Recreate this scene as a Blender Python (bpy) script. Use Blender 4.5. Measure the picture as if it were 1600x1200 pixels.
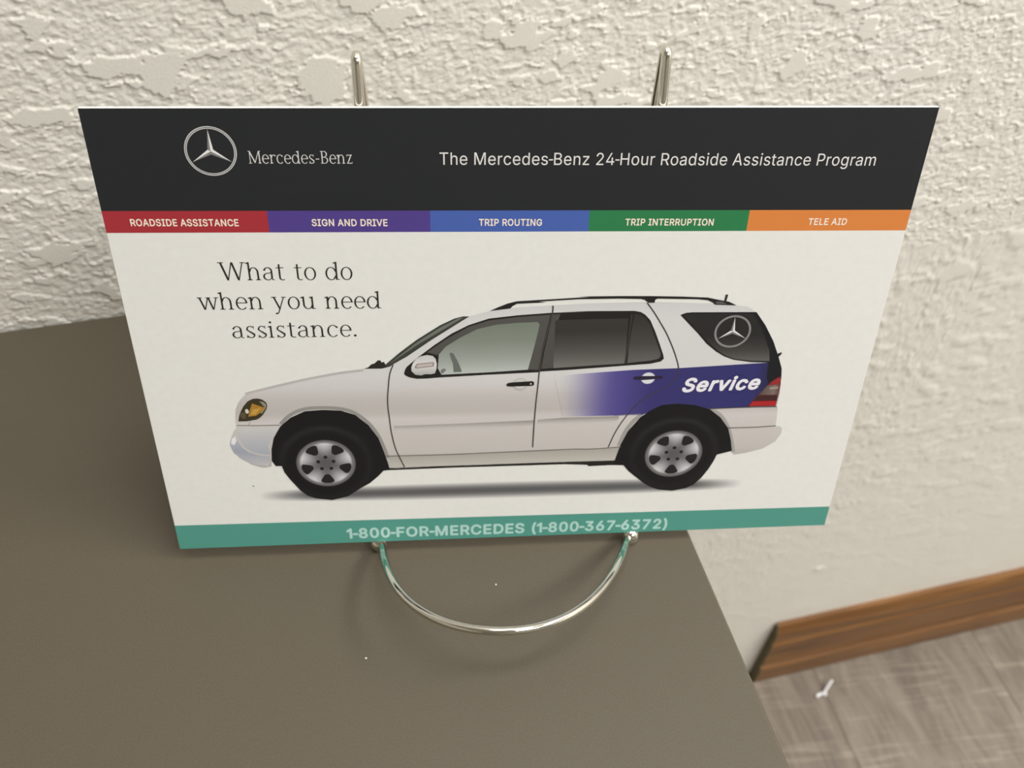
import bpy, bmesh, math, random, os, re
import numpy as np
from mathutils import Vector, Matrix

for o in list(bpy.data.objects): bpy.data.objects.remove(o)
S = bpy.context.scene
COL = S.collection
random.seed(7)

# ------------------------------------------------------------------ camera, light, exposure
TABLE_H = 0.5922            # height of the table top above the floor
WALL_Y = 0.31943            # distance of the textured wall from the camera's upright
cam_d = bpy.data.cameras.new('camera')
cam_d.sensor_width = 36.0
cam_d.lens = 33.03
cam_d.clip_start = 0.01
cam_d.dof.use_dof = True
cam_d.dof.focus_distance = 0.272
cam_d.dof.aperture_fstop = 17.5
cam = bpy.data.objects.new('camera', cam_d)
COL.objects.link(cam)
right = Vector((0.96942876, -0.24256103, 0.03704087))
down = Vector((-0.15949223, -0.73762469, -0.65610369))
fwd = Vector((0.18646745, 0.63013805, -0.75376119))
mw = Matrix((right, -down, -fwd)).transposed().to_4x4()
mw.translation = Vector((0, 0, TABLE_H + 0.29195))
cam.matrix_world = mw
S.camera = cam

w = bpy.data.worlds.new('world')
w.use_nodes = True
w.node_tree.nodes['Background'].inputs[0].default_value = (0.9, 0.93, 1.0, 1)
w.node_tree.nodes['Background'].inputs[1].default_value = 0.05
S.world = w
S.view_settings.view_transform = 'Standard'
S.view_settings.look = 'None'
S.view_settings.gamma = 1
S.view_settings.use_curve_mapping = False
S.view_settings.exposure = 0.0

CEIL = 2.5
def area(name, x, y, sx, sy, power, color=(1.0, 0.985, 0.945)):
    l = bpy.data.lights.new(name, 'AREA'); l.shape = 'RECTANGLE'; l.size = sx; l.size_y = sy
    l.energy = power; l.color = color
    o = bpy.data.objects.new(name, l); o.location = (x, y, CEIL - 0.03); COL.objects.link(o)
    return o
area('ceiling_lamp', 0.32, 0.02, 1.2, 0.30, 15)
area('ceiling_lamp', 1.0, -1.3, 1.2, 0.6, 42)
area('ceiling_lamp', 1.9, -0.5, 0.6, 1.2, 58)

# ------------------------------------------------------------------ helpers
def lin(c):
    return [((x / 255) / 12.92 if x / 255 <= 0.04045 else ((x / 255 + 0.055) / 1.055) ** 2.4) for x in c]

def link(name, me, mat=None, parent=None, smooth=False):
    if mat: me.materials.append(mat)
    if smooth:
        me.polygons.foreach_set('use_smooth', [True] * len(me.polygons))
    o = bpy.data.objects.new(name, me)
    COL.objects.link(o)
    if parent: o.parent = parent
    return o

def bm_obj(name, bm, mat, parent=None, smooth=False):
    me = bpy.data.meshes.new(name); bm.normal_update(); bm.to_mesh(me); bm.free()
    return link(name, me, mat, parent, smooth)

def thing(name, label, cat, loc, group=None):
    o = bpy.data.objects.new(name, None); o.empty_display_size = 0.02
    COL.objects.link(o); o.location = loc
    o['label'] = label; o['category'] = cat
    if group: o['group'] = group
    return o

def tag(o, label, cat, group=None):
    o['label'] = label; o['category'] = cat
    if group: o['group'] = group
    return o

def struct(o):
    o['kind'] = 'structure'; return o

def box(bm, x0, x1, y0, y1, z0, z1, bevel=0, seg=2):
    r = bmesh.ops.create_cube(bm, size=1)
    for v in r['verts']:
        v.co = Vector(((x0 + x1) / 2 + v.co.x * (x1 - x0), (y0 + y1) / 2 + v.co.y * (y1 - y0), (z0 + z1) / 2 + v.co.z * (z1 - z0)))
    if bevel:
        es = {e for v in r['verts'] for e in v.link_edges}
        bmesh.ops.bevel(bm, geom=list(es), offset=bevel, segments=seg, profile=0.5, affect='EDGES')

def catmull(pts, n):
    P = [Vector(p) for p in pts]; P = [2 * P[0] - P[1]] + P + [2 * P[-1] - P[-2]]
    out = []
    for i in range(1, len(P) - 2):
        for k in range(n):
            t = k / n
            out.append(0.5 * ((2 * P[i]) + (P[i + 1] - P[i - 1]) * t + (2 * P[i - 1] - 5 * P[i] + 4 * P[i + 1] - P[i + 2]) * t * t + (3 * P[i] - P[i - 1] - 3 * P[i + 1] + P[i + 2]) * t ** 3))
    out.append(P[-2]); return out

def tube(bm, pts, r, seg=20):
    pts = [Vector(p) for p in pts]
    t0 = (pts[1] - pts[0]).normalized()
    nrm = t0.orthogonal().normalized()
    rings = []
    for i, p in enumerate(pts):
        t = (pts[min(i + 1, len(pts) - 1)] - pts[max(i - 1, 0)]).normalized()
        nrm = (nrm - t * nrm.dot(t)).normalized(); b = t.cross(nrm)
        rings.append([bm.verts.new(p + (nrm * math.cos(a) + b * math.sin(a)) * r) for a in [2 * math.pi * k / seg for k in range(seg)]])
    for a, c in zip(rings, rings[1:]):
        for k in range(seg):
            bm.faces.new((a[k], a[(k + 1) % seg], c[(k + 1) % seg], c[k]))
    bm.faces.new(rings[0][::-1]); bm.faces.new(rings[-1])

# ------------------------------------------------------------------ materials
class NT:
    def __init__(self, name):
        self.m = bpy.data.materials.new(name); self.m.use_nodes = True
        self.t = self.m.node_tree; self.b = self.t.nodes['Principled BSDF']
    def n(self, typ, **kw):
        x = self.t.nodes.new(typ)
        for k, v in kw.items():
            if k.startswith('i_'): x.inputs[k[2:].replace('_', ' ')].default_value = v
            else: setattr(x, k, v)
        return x
    def l(self, a, b): self.t.links.new(a, b)
    def ramp(self, fac, stops):
        r = self.n('ShaderNodeValToRGB'); e = r.color_ramp.elements
        while len(e) < len(stops): e.new(0.5)
        for x, (p, c) in zip(e, stops): x.position = p; x.color = (*c, 1)
        self.l(fac, r.inputs[0]); return r
    def coord(self, scale=(1, 1, 1), out='Object'):
        tc = self.n('ShaderNodeTexCoord'); mp = self.n('ShaderNodeMapping'); mp.inputs['Scale'].default_value = scale
        self.l(tc.outputs[out], mp.inputs[0]); return mp.outputs[0]
    def bump(self, h, strength, dist):
        b = self.n('ShaderNodeBump'); b.inputs['Strength'].default_value = strength; b.inputs['Distance'].default_value = dist
        self.l(h, b.inputs['Height']); self.l(b.outputs[0], self.b.inputs['Normal'])

def mat_plain(name, c, rough=0.5, metal=0.0, noise=60, amt=0.04, spec=0.5):
    m = NT(name); v = m.coord(); n = m.n('ShaderNodeTexNoise'); n.inputs['Scale'].default_value = noise; n.inputs['Detail'].default_value = 3
    m.l(v, n.inputs['Vector'])
    r = m.ramp(n.outputs['Fac'], [(0.3, [x * (1 - amt) for x in c]), (0.7, [min(1, x * (1 + amt)) for x in c])])
    m.l(r.outputs[0], m.b.inputs['Base Color'])
    m.b.inputs['Roughness'].default_value = rough; m.b.inputs['Metallic'].default_value = metal
    m.b.inputs['Specular IOR Level'].default_value = spec
    return m.m

# textured wall paint
m = NT('wall_paint'); v = m.coord()
n = m.n('ShaderNodeTexNoise'); n.inputs['Scale'].default_value = 9; n.inputs['Detail'].default_value = 4; m.l(v, n.inputs['Vector'])
r = m.ramp(n.outputs['Fac'], [(0.3, (0.80, 0.78, 0.72)), (0.7, (0.83, 0.812, 0.765))]); m.l(r.outputs[0], m.b.inputs['Base Color'])
n2 = m.n('ShaderNodeTexNoise'); n2.inputs['Scale'].default_value = 900; n2.inputs['Detail'].default_value = 5; m.l(v, n2.inputs['Vector'])
m.bump(n2.outputs['Fac'], 0.3, 0.0003); m.b.inputs['Roughness'].default_value = 0.42
WALL = m.m
WALL_PLAIN = mat_plain('plain_wall_paint', (0.66, 0.64, 0.58), 0.7)
WALL_FAR = mat_plain('far_wall_darkened', (0.36, 0.34, 0.31), 0.7)  # unseen wall, toned darker to put dark reflection bands in the chrome
CEILING = mat_plain('ceiling_tile', (0.75, 0.75, 0.72), 0.9)

m = NT('taupe_laminate'); v = m.coord()
n = m.n('ShaderNodeTexNoise'); n.inputs['Scale'].default_value = 1800; n.inputs['Detail'].default_value = 2; m.l(v, n.inputs['Vector'])
r = m.ramp(n.outputs['Fac'], [(0.3, (0.076, 0.063, 0.043)), (0.7, (0.093, 0.077, 0.054))]); m.l(r.outputs[0], m.b.inputs['Base Color'])
n2 = m.n('ShaderNodeTexNoise'); n2.inputs['Scale'].default_value = 1100; n2.inputs['Detail'].default_value = 2; m.l(v, n2.inputs['Vector'])
m.bump(n2.outputs['Fac'], 0.25, 0.0002); m.b.inputs['Roughness'].default_value = 0.5; m.b.inputs['Specular IOR Level'].default_value = 0.4
LAMINATE = m.m
m = NT('chrome'); v = m.coord(); n = m.n('ShaderNodeTexNoise'); n.inputs['Scale'].default_value = 400; m.l(v, n.inputs['Vector'])
r = m.ramp(n.outputs['Fac'], [(0.3, (0.05,) * 3), (0.8, (0.10,) * 3)]); m.l(r.outputs[0], m.b.inputs['Roughness'])
m.b.inputs['Base Color'].default_value = (0.74, 0.71, 0.64, 1); m.b.inputs['Metallic'].default_value = 1
CHROME = m.m

# printed card: the inks are vertex colours on flat print, plus a faint paper tooth
m = NT('printed_ink'); at = m.n('ShaderNodeVertexColor', layer_name='ink'); v = m.coord()
n = m.n('ShaderNodeTexNoise'); n.inputs['Scale'].default_value = 3500; n.inputs['Detail'].default_value = 2; m.l(v, n.inputs['Vector'])
mx = m.n('ShaderNodeMix', data_type='RGBA', blend_type='MULTIPLY'); mx.inputs[0].default_value = 1
r = m.ramp(n.outputs['Fac'], [(0.3, (0.95,) * 3), (0.7, (1.0,) * 3)])
m.l(at.outputs['Color'], mx.inputs[6]); m.l(r.outputs[0], mx.inputs[7]); m.l(mx.outputs[2], m.b.inputs['Base Color'])
m.b.inputs['Roughness'].default_value = 0.5; m.b.inputs['Specular IOR Level'].default_value = 0.3
INK = m.m
BOARD = mat_plain('coated_white_board', (0.79, 0.79, 0.775), 0.5, noise=400, amt=0.015, spec=0.3)

# baseboard wood
m = NT('stained_oak'); v = m.coord((3, 60, 60))
n = m.n('ShaderNodeTexNoise'); n.inputs['Scale'].default_value = 3; n.inputs['Detail'].default_value = 6; n.inputs['Distortion'].default_value = 0.6; m.l(v, n.inputs['Vector'])
r = m.ramp(n.outputs['Fac'], [(0.25, (0.10, 0.039, 0.009)), (0.5, (0.185, 0.080, 0.021)), (0.75, (0.27, 0.128, 0.038))]); m.l(r.outputs[0], m.b.inputs['Base Color'])
m.bump(n.outputs['Fac'], 0.3, 0.001); m.b.inputs['Roughness'].default_value = 0.42
OAK = m.m
ENDGRAIN = mat_plain('unstained_end_grain', (0.13, 0.105, 0.055), 0.8, noise=300, amt=0.3)

# floor plank
m = NT('grey_wood_plank')
oi = m.n('ShaderNodeObjectInfo'); tc = m.n('ShaderNodeTexCoord')
add = m.n('ShaderNodeVectorMath', operation='ADD'); mul = m.n('ShaderNodeVectorMath', operation='MULTIPLY'); mul.inputs[1].default_value = (31.7, 17.3, 5.1)
cmb = m.n('ShaderNodeCombineXYZ'); [m.l(oi.outputs['Random'], cmb.inputs[k]) for k in range(3)]
m.l(cmb.outputs[0], mul.inputs[0]); m.l(tc.outputs['Object'], add.inputs[0]); m.l(mul.outputs[0], add.inputs[1])
mp = m.n('ShaderNodeMapping'); mp.inputs['Scale'].default_value = (45, 4, 4); m.l(add.outputs[0], mp.inputs[0])
n = m.n('ShaderNodeTexNoise'); n.inputs['Scale'].default_value = 1.6; n.inputs['Detail'].default_value = 7; n.inputs['Roughness'].default_value = .65; n.inputs['Distortion'].default_value = .7; m.l(mp.outputs[0], n.inputs['Vector'])
r = m.ramp(n.outputs['Fac'], [(0.28, (0.095, 0.074, 0.058)), (0.5, (0.165, 0.134, 0.105)), (0.72, (0.24, 0.20, 0.16))])
vr = m.n('ShaderNodeVectorRotate', rotation_type='Z_AXIS'); vr.inputs['Angle'].default_value = 0.232; m.l(add.outputs[0], vr.inputs['Vector'])
mp2 = m.n('ShaderNodeMapping'); mp2.inputs['Scale'].default_value = (16, 110, 4); m.l(vr.outputs[0], mp2.inputs[0])
nb = m.n('ShaderNodeTexNoise'); nb.inputs['Scale'].default_value = 1; nb.inputs['Detail'].default_value = 3; m.l(mp2.outputs[0], nb.inputs['Vector'])
rb = m.ramp(nb.outputs['Fac'], [(0.55, (0, 0, 0)), (0.75, (0.10, 0.088, 0.072))])
mx = m.n('ShaderNodeMix', data_type='RGBA', blend_type='ADD'); mx.inputs[0].default_value = 1
m.l(r.outputs[0], mx.inputs[6]); m.l(rb.outputs[0], mx.inputs[7]); m.l(mx.outputs[2], m.b.inputs['Base Color'])
m.bump(n.outputs['Fac'], 0.2, 0.001); m.b.inputs['Roughness'].default_value = 0.5
PLANK = m.m
DARK = mat_plain('dark_subfloor', (0.05, 0.045, 0.04), 0.9)
WHITE = mat_plain('white_paper_scrap', (0.8, 0.8, 0.83), 0.6)

# ------------------------------------------------------------------ room shell
def noise2(x, y, seed):
    rs = np.random.RandomState(seed); G = rs.rand(256, 256) * 2 * np.pi
    xi = np.floor(x).astype(int); yi = np.floor(y).astype(int); fx = x - xi; fy = y - yi
    def g(a, b):
        t = G[(xi + a) % 256, (yi + b) % 256]; return np.cos(t) * (fx - a) + np.sin(t) * (fy - b)
    u = fx ** 3 * (fx * (fx * 6 - 15) + 10); q = fy ** 3 * (fy * (fy * 6 - 15) + 10)
    return (g(0, 0) * (1 - u) + g(1, 0) * u) * (1 - q) + (g(0, 1) * (1 - u) + g(1, 1) * u) * q

def fbm(x, y, seed, oct, gain=0.5):
    s = 0; a = 1
    for k in range(oct):
        s = s + a * noise2(x * 2 ** k + 13.7 * k, y * 2 ** k + 7.1 * k, seed + k); a *= gain
    return s

def steps(segs):
    out = []
    for a, b, d in segs:
        out += list(np.arange(a, b - d * 0.5, d))
    out.append(segs[-1][1]); return np.array(out)

RELIEF = 0.0013
def relief(X, Z):
    """knock-down plaster: rough lumps with flat trowelled islands, height in metres"""
    wx = X + 0.0016 * fbm(X / 0.006, Z / 0.006, 71, 3); wz = Z + 0.0012 * fbm(X / 0.006, Z / 0.006, 81, 3)
    n1 = fbm(X / 0.0030, Z / 0.0024, 5, 4, 0.60); n2 = fbm(wx / 0.0034, wz / 0.0028, 25, 3, 0.55)
    rough = 0.30 * np.maximum(n1, n2) - 0.05
    rough = rough + 0.16 * fbm(wx / 0.010, wz / 0.008, 15, 2)
    h = rough
    for sx, sz, t, lvl, sd, w_ in ((0.0058, 0.0042, 0.36, 0.24, 101, 0.09), (0.013, 0.0085, 0.36, 0.28, 121, 0.055), (0.028, 0.017, 0.26, 0.33, 141, 0.03)):
        isl = fbm(wx / sx, wz / sz, sd, 3, 0.5) + 0.55 * rough
        p = np.clip((isl - t) / w_, 0, 1); p = p * p * (3 - 2 * p)
        flat_ = lvl + 0.02 * fbm(wx / 0.02, wz / 0.02, sd + 7, 1)
        h = h * (1 - p) + flat_ * p
    return np.minimum(h, 0.50) * RELIEF
# wall behind the card: fine mesh where it is seen close up, coarser towards the rest of the room
xs = steps([(-2.0, -0.50, 0.06), (-0.50, -0.16, 0.002), (-0.16, 0.37, 0.00052), (0.37, 0.72, 0.0014), (0.72, 1.0, 0.002), (1.0, 2.8, 0.08)])
zs = steps([(0.0, 0.10, 0.004), (0.10, TABLE_H - 0.03, 0.0018), (TABLE_H - 0.03, TABLE_H + 0.165, 0.0005), (TABLE_H + 0.165, TABLE_H + 0.42, 0.002), (TABLE_H + 0.42, CEIL, 0.06)])
X, Z = np.meshgrid(xs, zs)
R_ = relief(X, Z)
fade = np.clip((Z - 0.10) / 0.30, 0.3, 1) * np.clip((X + 0.5) / 0.08, 0, 1) * np.clip((1.0 - X) / 0.08, 0, 1) * np.clip((TABLE_H + 0.42 - Z) / 0.05, 0, 1)
Rz = R_ * fade
# a blob of dried paint above the baseboard
Rz = Rz + 0.0012 * np.exp(-(((X - 0.370) / 0.0035) ** 2 + ((Z - 0.200) / 0.0022) ** 2))
V = np.stack([X, WALL_Y - Rz, Z], -1).reshape(-1, 3)
ny, nx = X.shape
idx = np.arange(nx * ny).reshape(ny, nx)
F = np.stack([idx[:-1, :-1], idx[:-1, 1:], idx[1:, 1:], idx[1:, :-1]], -1).reshape(-1, 4)
me = bpy.data.meshes.new('wall_back')
me.vertices.add(len(V)); me.vertices.foreach_set('co', V.ravel())
me.loops.add(F.size); me.loops.foreach_set('vertex_index', F.ravel().astype(np.int32))
me.polygons.add(len(F)); me.polygons.foreach_set('loop_start', np.arange(0, F.size, 4, dtype=np.int32))
me.polygons.foreach_set('use_smooth', np.ones(len(F), dtype=bool))
me.update(calc_edges=True)
struct(link('wall_back', me, WALL))

X0, X1, Y0, Y1 = -2.0, 2.8, -3.2, WALL_Y
def slab(name, mat, *a):
    bm = bmesh.new(); box(bm, *a); return struct(bm_obj(name, bm, mat))
slab('wall_left', WALL_PLAIN, X0 - 0.1, X0, Y0, Y1, 0, CEIL)
slab('wall_right', WALL_PLAIN, X1, X1 + 0.1, Y0, Y1, 0, CEIL)
slab('wall_front', WALL_FAR, X0 - 0.1, X1 + 0.1, Y0 - 0.1, Y0, 0, CEIL)
slab('ceiling', CEILING, X0 - 0.1, X1 + 0.1, Y0 - 0.1, Y1 + 0.1, CEIL, CEIL + 0.1)
floor = slab('floor', DARK, X0 - 0.1, X1 + 0.1, Y0 - 0.1, Y1 + 0.1, -0.1, -0.0025)

# floor planks, laid square to the wall
bm = bmesh.new(); box(bm, -0.0899, 0.0899, -0.45, 0.45, -0.0025, 0.0, 0.0004, 1)
pm = bpy.data.meshes.new('floor_plank'); bm.to_mesh(pm); bm.free(); pm.materials.append(PLANK)
off = [0.13, 0.52, 0.30, 0.71, 0.05, 0.44]
for i in range(-9, 15):
    xc = 0.512 + 0.18 * i
    if xc - 0.09 < X0 or xc + 0.09 > X1: continue
    yc = 0.45 - off[i % 6] * 0.9
    k = 0
    while yc + 0.45 > -0.9:
        y0, y1 = yc - 0.45, min(yc + 0.45, Y1 - 0.002)
        if y0 < Y1 - 0.01:
            o = bpy.data.objects.new('plank', pm); COL.objects.link(o); o.parent = floor
            o.location = (xc, (y0 + y1) / 2, 0); o.scale = (1, (y1 - y0) / 0.9 - 0.0008, 1)
        yc -= 0.9
    
    # one more towards the wall
    yc = 0.45 - off[i % 6] * 0.9 + 0.9
    y0, y1 = yc - 0.45, Y1 - 0.002
    if y1 - y0 > 0.02:
        o = bpy.data.objects.new('plank', pm); COL.objects.link(o); o.parent = floor
        o.location = (xc, (y0 + y1) / 2, 0); o.scale = (1, (y1 - y0) / 0.9, 1)

# baseboard with its moulded face, cut square at its left end
prof = [(0, 0), (.0105, 0), (.0112, .004), (.0112, .030), (.0106, .0315), (.0082, .0335), (.0082, .0360), (.0104, .0385), (.0106, .041), (.0098, .044), (.0098, .049), (.0096, .078),
        (.0084, .0805), (.0088, .083), (.0090, .092), (.0080, .099), (.0064, .1035), (.0054, .1068), (.0040, .1084), (0, .1084)]
bm = bmesh.new(); ends = []
XB = 0.3574
for xx in (XB, X1 - 0.001):
    ends.append([bm.verts.new((xx, WALL_Y + 0.0004 - t, z + 0.0003)) for t, z in prof])
for k in range(len(prof)):
    j = (k + 1) % len(prof)
    bm.faces.new((ends[0][k], ends[0][j], ends[1][j], ends[1][k]))
bm.faces.new(ends[1])
bb = struct(bm_obj('baseboard_back', bm, OAK))
bm = bmesh.new()
ca_, cb_ = [[bm.verts.new((xx, WALL_Y + 0.0004 - t, z + 0.0003)) for t, z in prof] for xx in (XB - 0.0006, XB)]
bm.faces.new(ca_)
for k in range(len(prof)):
    j = (k + 1) % len(prof); bm.faces.new((ca_[k], ca_[j], cb_[j], cb_[k]))
e = bm_obj('cut_end', bm, ENDGRAIN, bb); e['label'] = 'unstained sawn end of the baseboard'

# ------------------------------------------------------------------ table
TX1 = 0.11815; TX0 = -0.66; TYB = WALL_Y - 0.0012; TYF = -0.30
tb = thing('side_table', 'taupe laminate side table pushed against the textured white wall', 'table', ((TX0 + TX1) / 2, 0, 0))
tb_off = Vector((-(TX0 + TX1) / 2, 0, 0))
def tpart(name, *a, bevel=0, mat=None):
    bm = bmesh.new(); box(bm, *a, bevel=bevel, seg=3); bmesh.ops.translate(bm, verts=bm.verts, vec=tb_off)
    o = bm_obj(name, bm, mat or LAMINATE, tb, False); return o
tpart('tabletop', TX0, TX1, TYF, TYB, TABLE_H - 0.028, TABLE_H, bevel=0.0012)
for lx in (TX0 + 0.03, TX1 - 0.075):
    for ly in (TYF + 0.03, TYB - 0.075):
        tpart('leg', lx, lx + 0.045, ly, ly + 0.045, 0.0, TABLE_H - 0.028, bevel=0.001)
for a in ((TX0 + 0.075, TX1 - 0.075, TYF + 0.04, TYF + 0.06), (TX0 + 0.075, TX1 - 0.075, TYB - 0.06, TYB - 0.04), (TX0 + 0.04, TX0 + 0.06, TYF + 0.075, TYB - 0.075), (TX1 - 0.06, TX1 - 0.04, TYF + 0.075, TYB - 0.075)):
    tpart('apron', *a, TABLE_H - 0.088, TABLE_H - 0.028)

# ------------------------------------------------------------------ card frame of reference (millimetres on the card -> world)
CU = Vector((0.9847, -0.1742, -0.0065)).normalized()
CV = Vector((0.0526, 0.2617, 0.9637)); CV = (CV - CU * CV.dot(CU)).normalized()
CN = CU.cross(CV)
CO = Vector((0.05300, 0.16966, TABLE_H + 0.0060))
CARD_M = Matrix((CU, CV, CN)).transposed().to_4x4(); CARD_M.translation = CO
def cw(u, v, n=0): return CO + CU * (u / 1000) + CV * (v / 1000) + CN * (n / 1000)

# ------------------------------------------------------------------ wire easel
WR = 0.00142
ez = thing('wire_easel', 'small chrome wire display easel holding the roadside assistance card on the table', 'easel', (CO.x, CO.y + 0.012, TABLE_H))
inv = Matrix.Translation(-Vector(ez.location))
def epart(name, pts, r=WR, seg=24):
    bm = bmesh.new(); tube(bm, pts, r, seg); bm.transform(inv); return bm_obj(name, bm, CHROME, ez, True)
feet = [Vector((0.0074, 0.1794, TABLE_H + 0.0031)), Vector((0.0957, 0.1626, TABLE_H + 0.0031))]
tops = [cw(-43.35, 162.6, -2.95), cw(37.5, 164.4, -2.95)]
drift = (0.0626, 0.0885)
rr = 0.00148
for s, (ft, tp) in enumerate(zip(feet, tops)):
    lowp = cw(-42.6 if s == 0 else 40.6, 12, -2.95)
    pts = [ft + Vector((0, 0, 0.001)), cw(-43.4 if s == 0 else 41.9, 3.5, -3.2), lowp] + [lowp.lerp(tp, t) for t in (0.1, 0.3, 0.5, 0.7, 0.9)]
    path = catmull(pts + [tp], 6)
    for a in range(1, 11):                       # hairpin over the top
        th = math.pi * a / 10
        path.append(tp - CN * rr * (1 - math.cos(th)) + CV * rr * math.sin(th) * 1.2)
    hb = path[-1]; drop = hb.z - TABLE_H - 0.0031
    foot_b = hb + Vector((drift[s] * drop, math.tan(math.radians(11)) * drop, -drop))
    path += [hb.lerp(foot_b, t) for t in (0.03, 0.1, 0.3, 0.6, 0.85, 1.0)]
    epart('upright_wire', path)
    for p in (ft, foot_b):
        bm = bmesh.new(); bmesh.ops.create_uvsphere(bm, u_segments=24, v_segments=16, radius=0.0031, matrix=Matrix.Translation(p)); bm.transform(inv)
        bm_obj('ball_foot', bm, CHROME, ez, True)
# front loop: leaves the ball feet, passes under the card's lower edge and swings forward and up
LOOP = [(0.00811, 0.1788, 0.0036), (0.00779, 0.17305, 0.00703), (0.00781, 0.16788, 0.00959), (0.00833, 0.16014, 0.01316), (0.00995, 0.15189, 0.01681), (0.01299, 0.14446, 0.02014), (0.01705, 0.13812, 0.02305), (0.02206, 0.13256, 0.02555), (0.02901, 0.12761, 0.02764), (0.03816, 0.12426, 0.0286), (0.04796, 0.12327, 0.02779), (0.05792, 0.12546, 0.02542), (0.06692, 0.13008, 0.02213), (0.07461, 0.13618, 0.01845), (0.08125, 0.14293, 0.01459), (0.08685, 0.15005, 0.01064), (0.09089, 0.15588, 0.00731), (0.09424, 0.16148, 0.0036)]
loop = [Vector((x, y, TABLE_H + z)) for x, y, z in LOOP]
for _ in range(1):
    loop = [loop[0]] + [(loop[i - 1] + loop[i] * 2 + loop[i + 1]) / 4 for i in range(1, len(loop) - 1)] + [loop[-1]]
epart('front_loop', catmull([feet[0] + Vector((0.0002, 0.0012, 0.0002))] + loop + [feet[1] + Vector((-0.0004, 0.0012, 0.0002))], 6))
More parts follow.
